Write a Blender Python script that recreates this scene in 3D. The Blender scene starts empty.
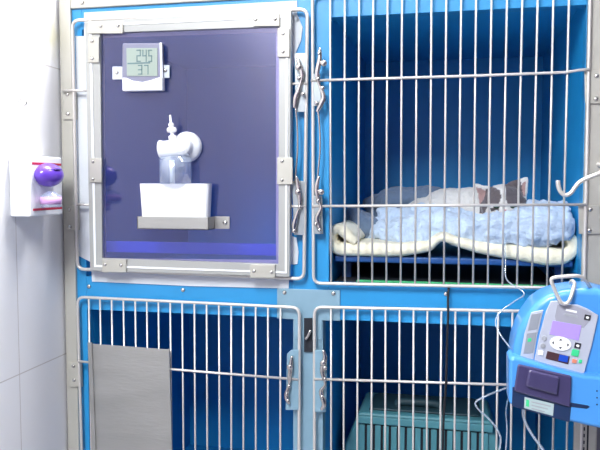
import bpy, bmesh, math, random
from mathutils import Vector, Matrix, noise
random.seed(4)
R = math.radians
SC = bpy.context.scene
COL = SC.collection

# ------------------------------------------------------------ camera
D = 1.35
CAMZ = 1.35
YAW, PITCH, F = R(12.0), R(3.5), 700.0
cd = bpy.data.cameras.new('camera')
cam = bpy.data.objects.new('camera', cd)
COL.objects.link(cam)
cam.location = (0, -D, CAMZ)
fw = Vector((-math.sin(YAW)*math.cos(PITCH), math.cos(YAW)*math.cos(PITCH), -math.sin(PITCH)))
rt = Vector((math.cos(YAW), math.sin(YAW), 0))
up = rt.cross(fw)
cam.rotation_euler = Matrix((rt, up, -fw)).transposed().to_euler()
cd.sensor_width = 36
cd.lens = F/600*36
cd.clip_start = 0.02
SC.camera = cam
O = Vector((0, -D, CAMZ))

def ray(px, py):
    return fw*F + rt*(px-300) + up*(225-py)
def P(px, py, y=0.0):
    "point of the plane y=const seen at a place of the frame"
    d = ray(px, py)
    return O + d*((y+D)/d.y)
def PW(px, py, x):
    d = ray(px, py)
    return O + d*(x/d.x)

# ------------------------------------------------------------ helpers
def tag(o, label=None, cat=None, group=None, kind=None):
    if label: o['label'] = label
    if cat: o['category'] = cat
    if group: o['group'] = group
    if kind: o['kind'] = kind
    return o

def empty(name, loc, label=None, cat=None, group=None):
    o = bpy.data.objects.new(name, None)
    COL.objects.link(o)
    o.location = loc
    o.empty_display_size = 0.03
    return tag(o, label, cat, group)

class MB:
    def __init__(s): s.bm = bmesh.new()
    def box(s, a, b):
        x0, x1 = sorted((a[0], b[0])); y0, y1 = sorted((a[1], b[1])); z0, z1 = sorted((a[2], b[2]))
        v = [s.bm.verts.new(p) for p in ((x0,y0,z0),(x1,y0,z0),(x1,y1,z0),(x0,y1,z0),(x0,y0,z1),(x1,y0,z1),(x1,y1,z1),(x0,y1,z1))]
        for f in ((3,2,1,0),(4,5,6,7),(0,1,5,4),(1,2,6,5),(2,3,7,6),(3,0,4,7)):
            s.bm.faces.new([v[i] for i in f])
        return s
    def prism(s, pts, off):
        "pts: 3D outline; off: extrusion vector"
        off = Vector(off)
        a = [s.bm.verts.new(p) for p in pts]
        b = [s.bm.verts.new(Vector(p)+off) for p in pts]
        n = len(pts)
        s.bm.faces.new(a); s.bm.faces.new(b[::-1])
        for i in range(n):
            s.bm.faces.new((a[i], b[i], b[(i+1) % n], a[(i+1) % n]))
        return s
    def tube(s, path, r, seg=8, closed=False, caps=True, flat=1.0):
        path = [Vector(p) for p in path]
        n = len(path)
        rr = r if isinstance(r, (list, tuple)) else [r]*n
        rings = []
        prev = None
        for i in range(n):
            if closed: t = (path[(i+1) % n]-path[i-1])
            else: t = path[min(i+1, n-1)]-path[max(i-1, 0)]
            t.normalize()
            if prev is None:
                ref = Vector((0,1,0)) if abs(t.y) < .9 else Vector((0,0,1))
                nrm = (ref - t*ref.dot(t)).normalized()
            else:
                nrm = (prev - t*prev.dot(t)).normalized()
            prev = nrm
            bn = t.cross(nrm)
            rings.append([s.bm.verts.new(path[i]+(nrm*math.cos(2*math.pi*k/seg)*flat+bn*math.sin(2*math.pi*k/seg))*rr[i]) for k in range(seg)])
        m = n if closed else n-1
        for i in range(m):
            a, b = rings[i], rings[(i+1) % n]
            for k in range(seg):
                s.bm.faces.new((a[k], a[(k+1) % seg], b[(k+1) % seg], b[k]))
        if caps and not closed:
            s.bm.faces.new(rings[0][::-1]); s.bm.faces.new(rings[-1])
        return s
    def lathe(s, prof, c, axis=(0,0,1), seg=24):
        "prof: (radius, height) along axis"
        ax = Vector(axis).normalized()
        u = ax.orthogonal().normalized(); w = ax.cross(u)
        c = Vector(c); rings = []
        for r, h in prof:
            rings.append([s.bm.verts.new(c+ax*h+(u*math.cos(2*math.pi*k/seg)+w*math.sin(2*math.pi*k/seg))*max(r, 1e-5)) for k in range(seg)])
        for a, b in zip(rings, rings[1:]):
            for k in range(seg):
                s.bm.faces.new((a[k], a[(k+1) % seg], b[(k+1) % seg], b[k]))
        s.bm.faces.new(rings[0][::-1]); s.bm.faces.new(rings[-1])
        return s
    def ell(s, c, r, rot=(0,0,0), sub=3):
        from mathutils import Euler
        M = Matrix.Translation(Vector(c)) @ Euler(rot).to_matrix().to_4x4() @ Matrix.Diagonal((r[0], r[1], r[2], 1))
        bmesh.ops.create_icosphere(s.bm, subdivisions=sub, radius=1, matrix=M)
        return s
    def build(s, name, mat, parent=None, bevel=0, smooth=False, seg=2):
        bmesh.ops.recalc_face_normals(s.bm, faces=s.bm.faces)
        me = bpy.data.meshes.new(name)
        s.bm.to_mesh(me); s.bm.free()
        o = bpy.data.objects.new(name, me)
        COL.objects.link(o)
        if mat: me.materials.append(mat)
        if smooth:
            for p in me.polygons: p.use_smooth = True
        if bevel:
            m = o.modifiers.new('bevel', 'BEVEL'); m.width = bevel; m.segments = seg; m.limit_method = 'ANGLE'; m.angle_limit = R(35)
            for p in me.polygons: p.use_smooth = True
            m2 = o.modifiers.new('wn', 'WEIGHTED_NORMAL')
        if parent:
            o.parent = parent
            o.matrix_parent_inverse = Matrix.Translation(-Vector(parent_loc(parent)))
        return o

def parent_loc(p):
    v = Vector(p.location)
    q = p
    # structures keep identity except top-level empties
    while q.parent is not None:
        q = q.parent
        if q.type == 'EMPTY': v = Vector(q.location)
    return v if p.parent is None else v

def fix_parent(o, parent):
    o.parent = parent
    top = parent
    while top.parent is not None: top = top.parent
    # world placement is kept: mesh data is in world coordinates
    o.matrix_parent_inverse = Matrix.Translation(-Vector(top.location)) if parent is top else Matrix.Identity(4)

_ob = MB.build
def build(s, name, mat, parent=None, **k):
    o = _ob(s, name, mat, None, **k)
    if parent: fix_parent(o, parent)
    return o
MB.build = build

def spline(pts, n=8, closed=False):
    pts = [Vector(p) for p in pts]; out = []
    m = len(pts)
    rng = range(m) if closed else range(m-1)
    for i in rng:
        g = (lambda j: pts[j % m]) if closed else (lambda j: pts[max(0, min(m-1, j))])
        p0, p1, p2, p3 = g(i-1), g(i), g(i+1), g(i+2)
        for k in range(n):
            t = k/n
            out.append(.5*((2*p1)+(-p0+p2)*t+(2*p0-5*p1+4*p2-p3)*t*t+(-p0+3*p1-3*p2+p3)*t**3))
    if not closed: out.append(pts[-1])
    return out

def round_poly(pts, r, n=5):
    "closed rod path with rounded corners"
    pts = [Vector(p) for p in pts]; out = []; m = len(pts)
    for i in range(m):
        a, b, c = pts[i-1], pts[i], pts[(i+1) % m]
        p = b+(a-b).normalized()*r; q = b+(c-b).normalized()*r
        for k in range(n+1):
            t = k/n
            out.append(p*(1-t)**2+b*2*t*(1-t)+q*t*t)
    return out

def remesh(mb, name, voxel, mat, parent=None, smooth=4, disp=None, disp2=None):
    me = bpy.data.meshes.new(name); mb.bm.to_mesh(me); mb.bm.free()
    t = bpy.data.objects.new('tmp', me); COL.objects.link(t)
    m = t.modifiers.new('r', 'REMESH'); m.mode = 'VOXEL'; m.voxel_size = voxel
    if smooth:
        m = t.modifiers.new('s', 'SMOOTH'); m.iterations = smooth; m.factor = .5
    dg = bpy.context.evaluated_depsgraph_get()
    me2 = bpy.data.meshes.new_from_object(t.evaluated_get(dg))
    bpy.data.objects.remove(t); bpy.data.meshes.remove(me)
    me2.name = name
    nrm = [v.normal.copy() for v in me2.vertices]
    for amp, sc in (disp or []):
        for v, nn in zip(me2.vertices, nrm):
            v.co += nn*amp*noise.noise(v.co*sc)
    o = bpy.data.objects.new(name, me2); COL.objects.link(o)
    for v in me2.vertices:
        v.co.x = min(max(v.co.x, X_cp1+.004), X_ri-.004); v.co.y = min(v.co.y, DEPTH-.02)
    me2.materials.clear(); me2.materials.append(mat)
    for p in me2.polygons: p.use_smooth = True
    if parent: fix_parent(o, parent)
    return o

# ------------------------------------------------------------ materials
def mat(name, col, rough=.5, metal=0, bump=0, bscale=50, var=0, vscale=8, emit=None, spec=None, coat=0, stretch=None, trans=0, sheen=0, aniso=0):
    m = bpy.data.materials.new(name); m.use_nodes = True
    nt = m.node_tree; b = nt.nodes['Principled BSDF']
    b.inputs['Base Color'].default_value = (*col, 1)
    b.inputs['Roughness'].default_value = rough
    b.inputs['Metallic'].default_value = metal
    if coat: b.inputs['Coat Weight'].default_value = coat
    if spec is not None: b.inputs['Specular IOR Level'].default_value = spec
    if trans: b.inputs['Transmission Weight'].default_value = trans
    if sheen: b.inputs['Sheen Weight'].default_value = sheen
    tc = nt.nodes.new('ShaderNodeTexCoord')
    mp = nt.nodes.new('ShaderNodeMapping'); nt.links.new(tc.outputs['Object'], mp.inputs['Vector'])
    if stretch: mp.inputs['Scale'].default_value = stretch
    if var:
        n = nt.nodes.new('ShaderNodeTexNoise'); n.inputs['Scale'].default_value = vscale; n.inputs['Detail'].default_value = 4
        nt.links.new(mp.outputs[0], n.inputs['Vector'])
        cr = nt.nodes.new('ShaderNodeMapRange')
        cr.inputs['To Min'].default_value = 1-var; cr.inputs['To Max'].default_value = 1+var
        nt.links.new(n.outputs['Fac'], cr.inputs['Value'])
        vm = nt.nodes.new('ShaderNodeVectorMath'); vm.operation = 'SCALE'; vm.inputs[0].default_value = col
        nt.links.new(cr.outputs[0], vm.inputs['Scale']); nt.links.new(vm.outputs[0], b.inputs['Base Color'])
    if bump:
        n = nt.nodes.new('ShaderNodeTexNoise'); n.inputs['Scale'].default_value = bscale; n.inputs['Detail'].default_value = 3
        nt.links.new(mp.outputs[0], n.inputs['Vector'])
        bp = nt.nodes.new('ShaderNodeBump'); bp.inputs['Strength'].default_value = bump; bp.inputs['Distance'].default_value = .004
        nt.links.new(n.outputs['Fac'], bp.inputs['Height']); nt.links.new(bp.outputs[0], b.inputs['Normal'])
    if emit:
        b.inputs['Emission Color'].default_value = (*emit[0], 1); b.inputs['Emission Strength'].default_value = emit[1]
    return m

M = {}
M['azure'] = mat('azure_paint', (.02, .27, .58), .4, var=.12, vscale=5, coat=.2)
M['azure_in'] = mat('azure_interior', (.010, .29, .64), .45, var=.15, vscale=3, stretch=(6, 1, 1))
M['alu'] = mat('aluminium', (.52, .50, .44), .42, .4, bump=.05, bscale=120, var=.05, vscale=20)
M['alu_white'] = mat('pale_aluminium', (.43, .43, .41), .35, .3, var=.04)
M['galv'] = mat('galvanised_plate', (.26, .42, .52), .45, .4, var=.08, vscale=30)
M['plate'] = mat('latch_plate', (.40, .44, .46), .35, .6)
M['rod'] = mat('steel_rod', (.68, .64, .60), .36, .45)
M['chrome'] = mat('chrome', (.62, .58, .55), .15, 1)
M['brushed'] = mat('brushed_steel', (.50, .49, .46), .36, .85, bump=.12, bscale=40, stretch=(1, 1, 5), var=.22, vscale=5)
M['screw'] = mat('screw_steel', (.6, .58, .54), .25, .9)
M['slot'] = mat('dark_recess', (.01, .012, .02), .7)
M['white_pl'] = mat('white_plastic', (.85, .86, .88), .35)
M['tub'] = mat('white_tub', (.9, .9, .92), .3)
M['lightgrey'] = mat('light_grey_plastic', (.60, .64, .68), .4)
M['fleece'] = mat('blue_fleece', (.52, .64, .80), .95, bump=1.0, bscale=140, var=.18, vscale=35, sheen=.4)
M['towel'] = mat('grey_towel', (.14, .20, .30), .95, bump=.8, bscale=120, var=.15, vscale=20, sheen=.3)
M['cream'] = mat('cream_fleece', (.92, .86, .66), .95, bump=.6, bscale=110, var=.06, vscale=15, sheen=.3)
M['board'] = mat('blue_board', (.015, .08, .27), .4)
M['green'] = mat('green_mat', (.05, .42, .16), .6)
M['teal'] = mat('teal_plastic', (.08, .27, .31), .45, var=.05)
M['teal_dk'] = mat('dark_teal_plastic', (.012, .045, .06), .6)
M['black'] = mat('black_cord', (.008, .008, .012), .5)
M['pumpblue'] = mat('pump_blue', (.07, .30, .72), .32, coat=.3)
M['pumpdoor'] = mat('smoky_purple', (.055, .045, .12), .25, coat=.4)
M['navy'] = mat('navy_plastic', (.012, .03, .09), .35)
M['panel_g'] = mat('keypad_grey', (.34, .34, .40), .45)
M['panel_l'] = mat('keypad_pale', (.46, .48, .56), .45)
M['panel_d'] = mat('window_grey', (.28, .30, .34), .4)
M['screen'] = mat('lavender_screen', (.28, .20, .55), .3, emit=((.45, .30, .88), .35))
M['btn_w'] = mat('button_white', (.9, .9, .9), .4)
M['btn_k'] = mat('button_black', (.02, .02, .025), .4)
M['btn_g'] = mat('button_green', (.05, .62, .25), .4)
M['btn_b'] = mat('button_blue', (.01, .07, .5), .4)
M['btn_r'] = mat('button_maroon', (.07, .03, .035), .4)
M['btn_o'] = mat('button_orange', (.75, .25, .15), .4)
M['btn_grey'] = mat('button_grey', (.36, .37, .40), .4)
M['label_g'] = mat('grey_label', (.42, .52, .52), .5)
M['purple'] = mat('purple_plastic', (.13, .05, .50), .3, coat=.3)
M['pink'] = mat('pink_label', (.62, .35, .68), .5)
M['red'] = mat('red_print', (.55, .02, .06), .5)
M['lcd'] = mat('lcd_glass', (.32, .38, .33), .3)
M['lcd_ink'] = mat('lcd_ink', (.12, .20, .21), .5)
M['smoke'] = mat('grey_bezel', (.22, .22, .30), .3)

def mixmat(name, parts):
    "parts: list of (node type, colour, roughness, weight) mixed in turn"
    m = bpy.data.materials.new(name); m.use_nodes = True
    nt = m.node_tree; nt.nodes.remove(nt.nodes['Principled BSDF'])
    out = nt.nodes['Material Output']; prev = None
    for typ, col, ro, w in parts:
        n = nt.nodes.new(typ); n.inputs['Color'].default_value = (*col, 1)
        if 'Roughness' in n.inputs: n.inputs['Roughness'].default_value = ro
        if prev is None: prev = n.outputs[0]
        else:
            mx = nt.nodes.new('ShaderNodeMixShader'); mx.inputs[0].default_value = w
            nt.links.new(prev, mx.inputs[1]); nt.links.new(n.outputs[0], mx.inputs[2]); prev = mx.outputs[0]
    nt.links.new(prev, out.inputs['Surface'])
    return m
M['pane'] = mixmat('hazy_acrylic', [('ShaderNodeBsdfTransparent', (.80, .78, .92), 0, 1), ('ShaderNodeBsdfDiffuse', (.20, .26, .55), 0, .06), ('ShaderNodeBsdfGlossy', (.9, .85, 1), .03, .06)])
M['film'] = mixmat('white_film', [('ShaderNodeBsdfTranslucent', (.85, .88, .92), 0, 1), ('ShaderNodeBsdfDiffuse', (.88, .9, .92), 0, .7), ('ShaderNodeBsdfTransparent', (1, 1, 1), 0, .12)])
M['clear'] = mixmat('clear_plastic', [('ShaderNodeBsdfTransparent', (.88, .92, 1), 0, 1), ('ShaderNodeBsdfDiffuse', (.6, .7, .85), 0, .28), ('ShaderNodeBsdfGlossy', (1, 1, 1), .1, .15)])
M['tubing'] = mixmat('clear_tubing', [('ShaderNodeBsdfTransparent', (.9, .95, 1), 0, 1), ('ShaderNodeBsdfDiffuse', (.75, .85, .95), 0, .32), ('ShaderNodeBsdfGlossy', (1, 1, 1), .08, .25)])

# ------------------------------------------------------------ cage geometry numbers (metres)
X_lp0, X_lp1 = P(60.5, 20).x, P(72, 20).x              # left aluminium post
X_li = P(86, 250).x                                     # left interior side
X_cp0, X_cp1 = P(293, 250).x, P(329, 200).x            # centre post
X_ri = P(582, 200).x                                    # right interior side
X_rp0, X_rp1 = P(584, 150).x, P(604, 150).x            # right aluminium post
Z_rt, Z_rb = P(450, 287).z, P(450, 324.5).z            # middle rail
Z_tb = P(400, 14).z                                     # bottom of top rail
Z_st = P(60, 10).z                                      # bottom of top aluminium beam
Z_top = Z_st+.04
Z_bot = Z_rb-(Z_tb-Z_rt)                                # floor of lower cages
DEPTH = .60
X_wall = X_lp0-.004
print('DIM', [round(v, 3) for v in (X_lp0, X_lp1, X_li, X_cp0, X_cp1, X_ri, X_rp0, X_rp1, Z_rt, Z_rb, Z_tb, Z_st, Z_bot)])
XM = P(312, 250).x

# ------------------------------------------------------------ room
def struct(o): o['kind'] = 'structure'; return o
mt = mat('floor_tile', (.28, .28, .31), .35, var=.05)
struct(MB().box((X_wall-.1, -3.3, -.05), (2.4, DEPTH+.2, 0)).build('floor', mt))
def brickmat(name, c1, c2, cm_, bw, bh):
    m = mat(name, c1, .5); nt = m.node_tree
    tc = nt.nodes.new('ShaderNodeTexCoord'); mp = nt.nodes.new('ShaderNodeMapping'); mp.inputs['Rotation'].default_value = (R(90), 0, 0)
    nt.links.new(tc.outputs['Object'], mp.inputs[0])
    bt_ = nt.nodes.new('ShaderNodeTexBrick'); bt_.offset = 0
    for k, v in (('Color1', (*c1, 1)), ('Color2', (*c2, 1)), ('Mortar', (*cm_, 1)), ('Scale', 1.0), ('Brick Width', bw), ('Row Height', bh), ('Mortar Size', .012)):
        bt_.inputs[k].default_value = v
    nt.links.new(mp.outputs[0], bt_.inputs[0]); nt.links.new(bt_.outputs[0], nt.nodes['Principled BSDF'].inputs['Base Color'])
    return m
mwt = brickmat('dark_wall_tile', (.20, .18, .24), (.34, .27, .34), (.05, .05, .08), .9, .34)
struct(MB().box((X_wall, -3.3, 0), (2.4, -3.27, 1.15)).build('unseen_band_1', mat('unseen_band_navy', (.03, .05, .14), .5)))  # unseen navy band, added to darken the lower reflections in the pane
mw = mat('plain_wall', (.14, .14, .18), .7)
struct(MB().box((X_wall-.1, -3.4, 0), (2.4, -3.3, 2.7)).build('wall_back', mwt))
struct(MB().box((2.4, -3.3, 0), (2.5, DEPTH+.2, 2.7)).build('wall_right', mw))
struct(MB().box((X_wall-.1, DEPTH+.1, 0), (2.4, DEPTH+.2, 2.7)).build('wall_front', mw))
struct(MB().box((X_wall-.1, -3.4, 2.7), (2.5, DEPTH+.2, 2.8)).build('ceiling', mat('ceiling_white', (.8, .8, .8), .8)))

# tiled wall on the left
zg1, zg2 = PW(0, 52, X_wall).z, PW(0, 383, X_wall).z
yg = PW(11, 30, X_wall).y
TH, TW = zg1-zg2, .30
m = bpy.data.materials.new('glazed_tile'); m.use_nodes = True
nt = m.node_tree; b = nt.nodes['Principled BSDF']
b.inputs['Roughness'].default_value = .55; b.inputs['Specular IOR Level'].default_value = .25
geo = nt.nodes.new('ShaderNodeTexCoord'); sx = nt.nodes.new('ShaderNodeSeparateXYZ'); nt.links.new(geo.outputs['Object'], sx.inputs[0])
def mth(op, a, b2=None):
    n = nt.nodes.new('ShaderNodeMath'); n.operation = op
    for i, v in enumerate((a, b2)):
        if v is None: continue
        if isinstance(v, (int, float)): n.inputs[i].default_value = v
        else: nt.links.new(v, n.inputs[i])
    return n.outputs[0]
def grout(coord, off, per):
    f = mth('FRACT', mth('DIVIDE', mth('SUBTRACT', coord, off-per*20), per))
    d = mth('MULTIPLY', mth('MINIMUM', f, mth('SUBTRACT', 1.0, f)), per)
    return mth('LESS_THAN', d, .0011)
g = mth('MAXIMUM', grout(sx.outputs['Z'], zg1, TH), grout(sx.outputs['Y'], yg, TW))
# yellowish reflection painted into the tile colour
st = PW(52, 33, X_wall)
dy = mth('DIVIDE', mth('SUBTRACT', sx.outputs['Y'], st.y), .030); dz = mth('DIVIDE', mth('SUBTRACT', sx.outputs['Z'], st.z), .050)
rr = mth('SQRT', mth('ADD', mth('MULTIPLY', dy, dy), mth('MULTIPLY', dz, dz)))
ns = nt.nodes.new('ShaderNodeTexNoise'); ns.inputs['Scale'].default_value = 30; nt.links.new(geo.outputs['Object'], ns.inputs['Vector'])
rr2 = mth('ADD', rr, mth('MULTIPLY', mth('SUBTRACT', ns.outputs['Fac'], .5), 1.2))
mr = nt.nodes.new('ShaderNodeMapRange'); mr.inputs['From Min'].default_value = 1.1; mr.inputs['From Max'].default_value = .4; mr.inputs['To Max'].default_value = .55
nt.links.new(rr2, mr.inputs['Value'])
c1 = nt.nodes.new('ShaderNodeMixRGB'); c1.inputs[1].default_value = (.84, .83, .85, 1); c1.inputs[2].default_value = (.62, .58, .30, 1); nt.links.new(mr.outputs[0], c1.inputs[0])
c2 = nt.nodes.new('ShaderNodeMixRGB'); c2.inputs[2].default_value = (.60, .56, .55, 1); nt.links.new(c1.outputs[0], c2.inputs[1]); nt.links.new(g, c2.inputs[0])
nt.links.new(c2.outputs[0], b.inputs['Base Color'])
struct(MB().box((X_wall-.1, -3.3, 0), (X_wall, DEPTH+.1, 2.7)).build('wall_left', m))

# ------------------------------------------------------------ cage bank
ROOT = empty('cage_bank', ((X_lp0+X_rp1)/2, DEPTH/2, 0),
    'blue veterinary cage bank with wire doors and aluminium corner posts beside the tiled wall', 'cage')
def bx(name, x0, x1, y0, y1, z0, z1, m, bevel=.001, parent=ROOT):
    return MB().box((x0, y0, z0), (x1, y1, z1)).build(name, m, parent, bevel=bevel)
# posts
bx('corner_post', X_lp0, X_lp1, -.006, .03, .06, Z_top, M['alu'], .002)
bx('corner_post', X_rp0, X_rp1, -.006, .03, .06, Z_top, M['alu'], .002)
bx('top_beam', X_lp1, X_rp0, -.006, .03, Z_st, Z_top, M['alu'], .002)
# blue frame
bx('frame_post', X_lp1, X_li, 0, .03, Z_bot-.05, Z_st, M['azure'])
bx('frame_post', X_cp0, X_cp1, 0, .03, Z_rb, Z_st, M['azure'])
bx('frame_post', X_ri, X_rp0, 0, .03, Z_bot-.05, Z_st, M['azure'])
bx('frame_post', X_cp0, P(323, 400).x, 0, .03, Z_bot-.05, Z_rb, M['galv'])
for a, c in ((X_li, X_cp0), (X_cp1, X_ri)):
    bx('rail', a, c, 0, .03, Z_tb, Z_st, M['azure'])
    bx('rail', a, c, 0, .03, Z_rb, Z_rt, M['azure'])
    bx('rail', a, c, 0, .03, Z_bot-.05, Z_bot, M['azure'])
bx('rail', X_cp1-.02, X_cp1, .001, .03, Z_rb, Z_rt, M['azure'])
bx('plinth', X_lp0+.01, X_rp1-.01, .02, DEPTH, 0, Z_bot-.05, M['alu'])
# slim crease along the rail
for pa, pb in (((88, 291), (286, 303)), ((340, 300), (578, 306))):
    a, c = P(*pa), P(*pb)
# compartments
def cell(x0, x1, z0, z1):
    t = .006
    bx('side_panel', x0-t, x0, .03, DEPTH, z0, z1, M['azure_in'], 0)
    bx('side_panel', x1, x1+t, .03, DEPTH, z0, z1, M['azure_in'], 0)
    bx('back_panel', x0, x1, DEPTH-t, DEPTH, z0, z1, M['azure_in'], 0)
    bx('floor_panel', x0, x1, .03, DEPTH-t, z0-t, z0, M['azure_in'], 0)
    bx('roof_panel', x0, x1, .03, DEPTH-t, z1, z1+t, M['azure_in'], 0)
Z_fl = Z_rt-.006
bx('outer_side', X_ri+.0065, X_ri+.009, .03, DEPTH, Z_bot-.05, Z_st, M['azure'], 0)
bx('outer_side', X_li-.009, X_li-.0065, .03, DEPTH, Z_bot-.05, Z_st, M['azure'], 0)
bx('top_sheet', X_li-.009, X_ri+.009, .0305, DEPTH, Z_st-.002, Z_st, M['azure'], 0)
cell(X_li, X_cp0, Z_fl, Z_tb+.012)
cell(X_cp1, X_ri, Z_fl, Z_tb+.012)
X_lc = P(323, 400).x
cell(X_li, X_cp0, Z_bot, Z_rb)
cell(X_lc, X_ri, Z_bot, Z_rb)
# vertical folds of the sheet lining in the right hand upper cage
for xx in (.10, .17):
    pass
# T shaped joining plate and screws
def plate(name, pts, y, th, m, parent=ROOT, bevel=.0008):
    return MB().prism([P(a, c, y) for a, c in pts], (0, th, 0)).build(name, m, parent, bevel=bevel)
plate('joining_plate', [(277, 288.5), (340, 290.5), (340, 321), (322, 320.5), (322, 340), (294, 339), (294, 319.5), (277, 318.5)], -.003, .003, M['galv'])
def screw(px, py, y=-.003, r=.0045, parent=ROOT, name='screw'):
    c = P(px, py, y)
    return MB().lathe([(r, 0), (r, .0008), (r*.75, .0022), (r*.3, .0027)], c, (0, -1, 0), 14).build(name, M['screw'], parent, smooth=True)
for q in ((284.5, 292.5), (333.5, 293.5), (89, 286.5), (183, 290), (446, 294), (82, 2.5)):
    screw(*q, y=-.0062 if q[1] < 5 else (-.003 if 280 < q[0] < 340 else 0))
# hinge plates
def hinge(x0, y0, x1, y1, sc):
    o = plate('hinge', [(x0, y0), (x1, y0), (x1+.6, y1), (x0+.6, y1)], -.0105, .004, M['alu'], bevel=.001)
    for s in sc: screw(*s, y=-.0105, r=.0042, parent=o, name='screw')
hinge(62.5, 91, 76, 119.5, [(67.5, 94.5), (68, 114)])
hinge(65.5, 206, 78.5, 230, [(69.5, 209.5), (70, 227)])
hinge(69, 362.5, 81.5, 387, [(73.5, 366), (74, 380)])
hinge(584.5, 70.5, 602, 103.5, [(596.5, 76), (596, 99)])
hinge(578.5, 205.5, 600, 234, [(590.3, 209.5), (589.5, 230.5)])

streak_m = mat('blue_streak_glow', (.02, .05, .5), .4, emit=((.04, .12, .9), .28))  # glowing bar added to stand in for a blue reflected streak, no lamp
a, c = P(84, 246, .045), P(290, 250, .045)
MB().box((X_li, .045, a.z-.012), (X_cp0, .052, a.z+.012)).build('glow_streak', streak_m, ROOT, bevel=.001)
# ---- wire doors
YD = -.014
def lerp2(a, c, t): return (a[0]+(c[0]-a[0])*t, a[1]+(c[1]-a[1])*t)
def wire_door(corners, bars, cross, rf=.0032, rb=.0020, label=None, rc=.016):
    "corners TL TR BR BL; bars ((xtop, xbottom)...); cross: list of rod paths"
    mb = MB()
    mb.tube(round_poly([P(*c, YD) for c in corners], rc), rf, 10, closed=True)
    d = mb.build('wire_door', M['rod'], ROOT, smooth=True)
    TL, TR, BR, BL = corners
    for c in cross:
        MB().tube([P(*q, YD-.0038) for q in c], .0026, 8).build('cross_rod', M['rod'], d, smooth=True)
    for xt, xb in bars:
        tt = (xt-TL[0])/(TR[0]-TL[0]); tb = (xb-BL[0])/(BR[0]-BL[0])
        a = P(xt, lerp2(TL, TR, tt)[1], YD); c = P(xb, lerp2(BL, BR, tb)[1], YD)
        w = Vector((random.uniform(-1, 1)*.0006, 0, 0))
        MB().tube([a, (a+c)/2+w, c], rb, 8).build('bar', M['rod'], d, smooth=True)
    return d
# upper right
xt = [330.1, 344.8, 359.2, 373.3, 387.7, 402.1, 416.8, 431.5, 446.4, 461.3, 476.2, 491.7, 507.2, 522.6, 538.0, 553.6, 569.3]
xb = [331.2, 344.9, 358.4, 372.2, 386.4, 400.6, 415.0, 429.4, 443.8, 458.6, 473.0, 487.7, 502.4, 517.0, 531.8, 547.0, 561.8]
DR = wire_door([(312.6, -7), (590.5, -17), (584, 288.5), (313.5, 283.2)], list(zip(xt, xb)),
    [[(311, 80.6), (400, 78), (480, 75.6), (566, 72.3), (580, 70), (589, 69.5)], [(312, 206.2), (450, 205.4), (586, 204.6)]])
# lower right
xt = [331, 343.8, 357.8, 372, 385.6, 399.6, 413.6, 427.4, 441.4, 455.4, 469.6, 483.9, 498.2, 512.5, 526.5, 540.5, 555, 569.5]
xb = [331, 343.2, 357.0, 371, 384.6, 398.2, 412.2, 425.8, 439.6, 453.4, 467.2, 481, 495, 509, 522.5, 536.5, 550, 563.5]
DLR = wire_door([(314.5, 307), (585, 312.5), (577, 596), (314.5, 588)], list(zip(xt, xb)), [[(314, 379.0), (450, 383), (580, 387)], [(314, 500), (579, 508)]])
# lower left
xt = [88.8, 100, 111.6, 123.4, 135.2, 146.8, 158.4, 170.2, 182.2, 194.4, 206.6, 218.9, 231.2, 243.4, 255.7, 268, 280.5]
xb = [93.5, 104.5, 115.8, 127.2, 138.6, 150, 161.5, 173, 184.7, 196.4, 208.2, 220, 232, 243.9, 255.8, 267.8, 280]
DLL = wire_door([(77.5, 297), (299.5, 307.6), (298.5, 590), (85, 570)], list(zip(xt, xb)), [[(78, 361.3), (180, 370), (298, 379.5)], [(82, 470), (299, 496)]])
# upper left: only the outer rod and stub rods, the panel fills it
mb = MB(); mb.tube(round_poly([P(*c, YD) for c in [(72.5, 20.5), (307.5, 9.2), (304, 279), (77.5, 269)]], .016), .0036, 10, closed=True)
DUL = mb.build('wire_door', M['rod'], ROOT, smooth=True)
for a, c in (((90.5, 21), (93, 270)), ((290.3, 11), (287.8, 278))):
    MB().tube([P(*a, YD), P(*c, YD)], .0028, 8).build('bar', M['rod'], DUL, smooth=True)
for a, c in (((62, 90.5), (88.5, 90.5)), ((288, 84), (307, 83.5)), ((77, 204.5), (91, 205)), ((287.5, 206.5), (306, 206.3))):
    MB().tube([P(*a, YD-.003), P(*c, YD-.003)], .0026, 8).build('cross_rod', M['rod'], DUL, smooth=True)

# ---- latches (plate, turning knob, lever) on the door edges
def latch(door, pl, knob, lev, mt='galv', bosses=()):
    l = plate('latch', pl, YD-.004, .0025, M[mt], parent=door, bevel=.0006)
    mb = MB()
    mb.lathe([(.0045, 0), (.0045, .006), (.006, .007), (.006, .011), (.004, .0125)], P(*knob, YD-.004), (0, -1, 0), 14)
    lp_ = spline([P(q[0], q[1], YD-.012) for q in lev], 6); nn_ = len(lp_)
    mb.tube(lp_, [.0022+.0026*abs(math.sin(i/nn_*math.pi*2)) for i in range(nn_)], 8, flat=.5)
    for q in bosses: mb.ell(P(*q, YD-.012), (.0042, .004, .005), sub=2)
    mb.bm.verts.ensure_lookup_table()
    o = mb.build('latch_lever', M['chrome'], None, smooth=True)
    fix_parent(o, door)
    return l
latch(DUL, mt='plate', pl=[(294.5, 53), (306, 53), (305, 112), (295.5, 112)], knob=(299.5, 68), lev=[(297, 58), (300, 66), (302, 76), (299, 88), (295.5, 98), (294.5, 108)], bosses=[(299, 78), (303, 94)])
latch(DUL, mt='plate', pl=[(292, 181), (305, 181), (304, 235), (294, 235)], knob=(299, 192), lev=[(296, 176), (298, 186), (300, 204), (297, 214), (294, 226), (295, 233)], bosses=[(300, 207), (294, 231)])
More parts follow.
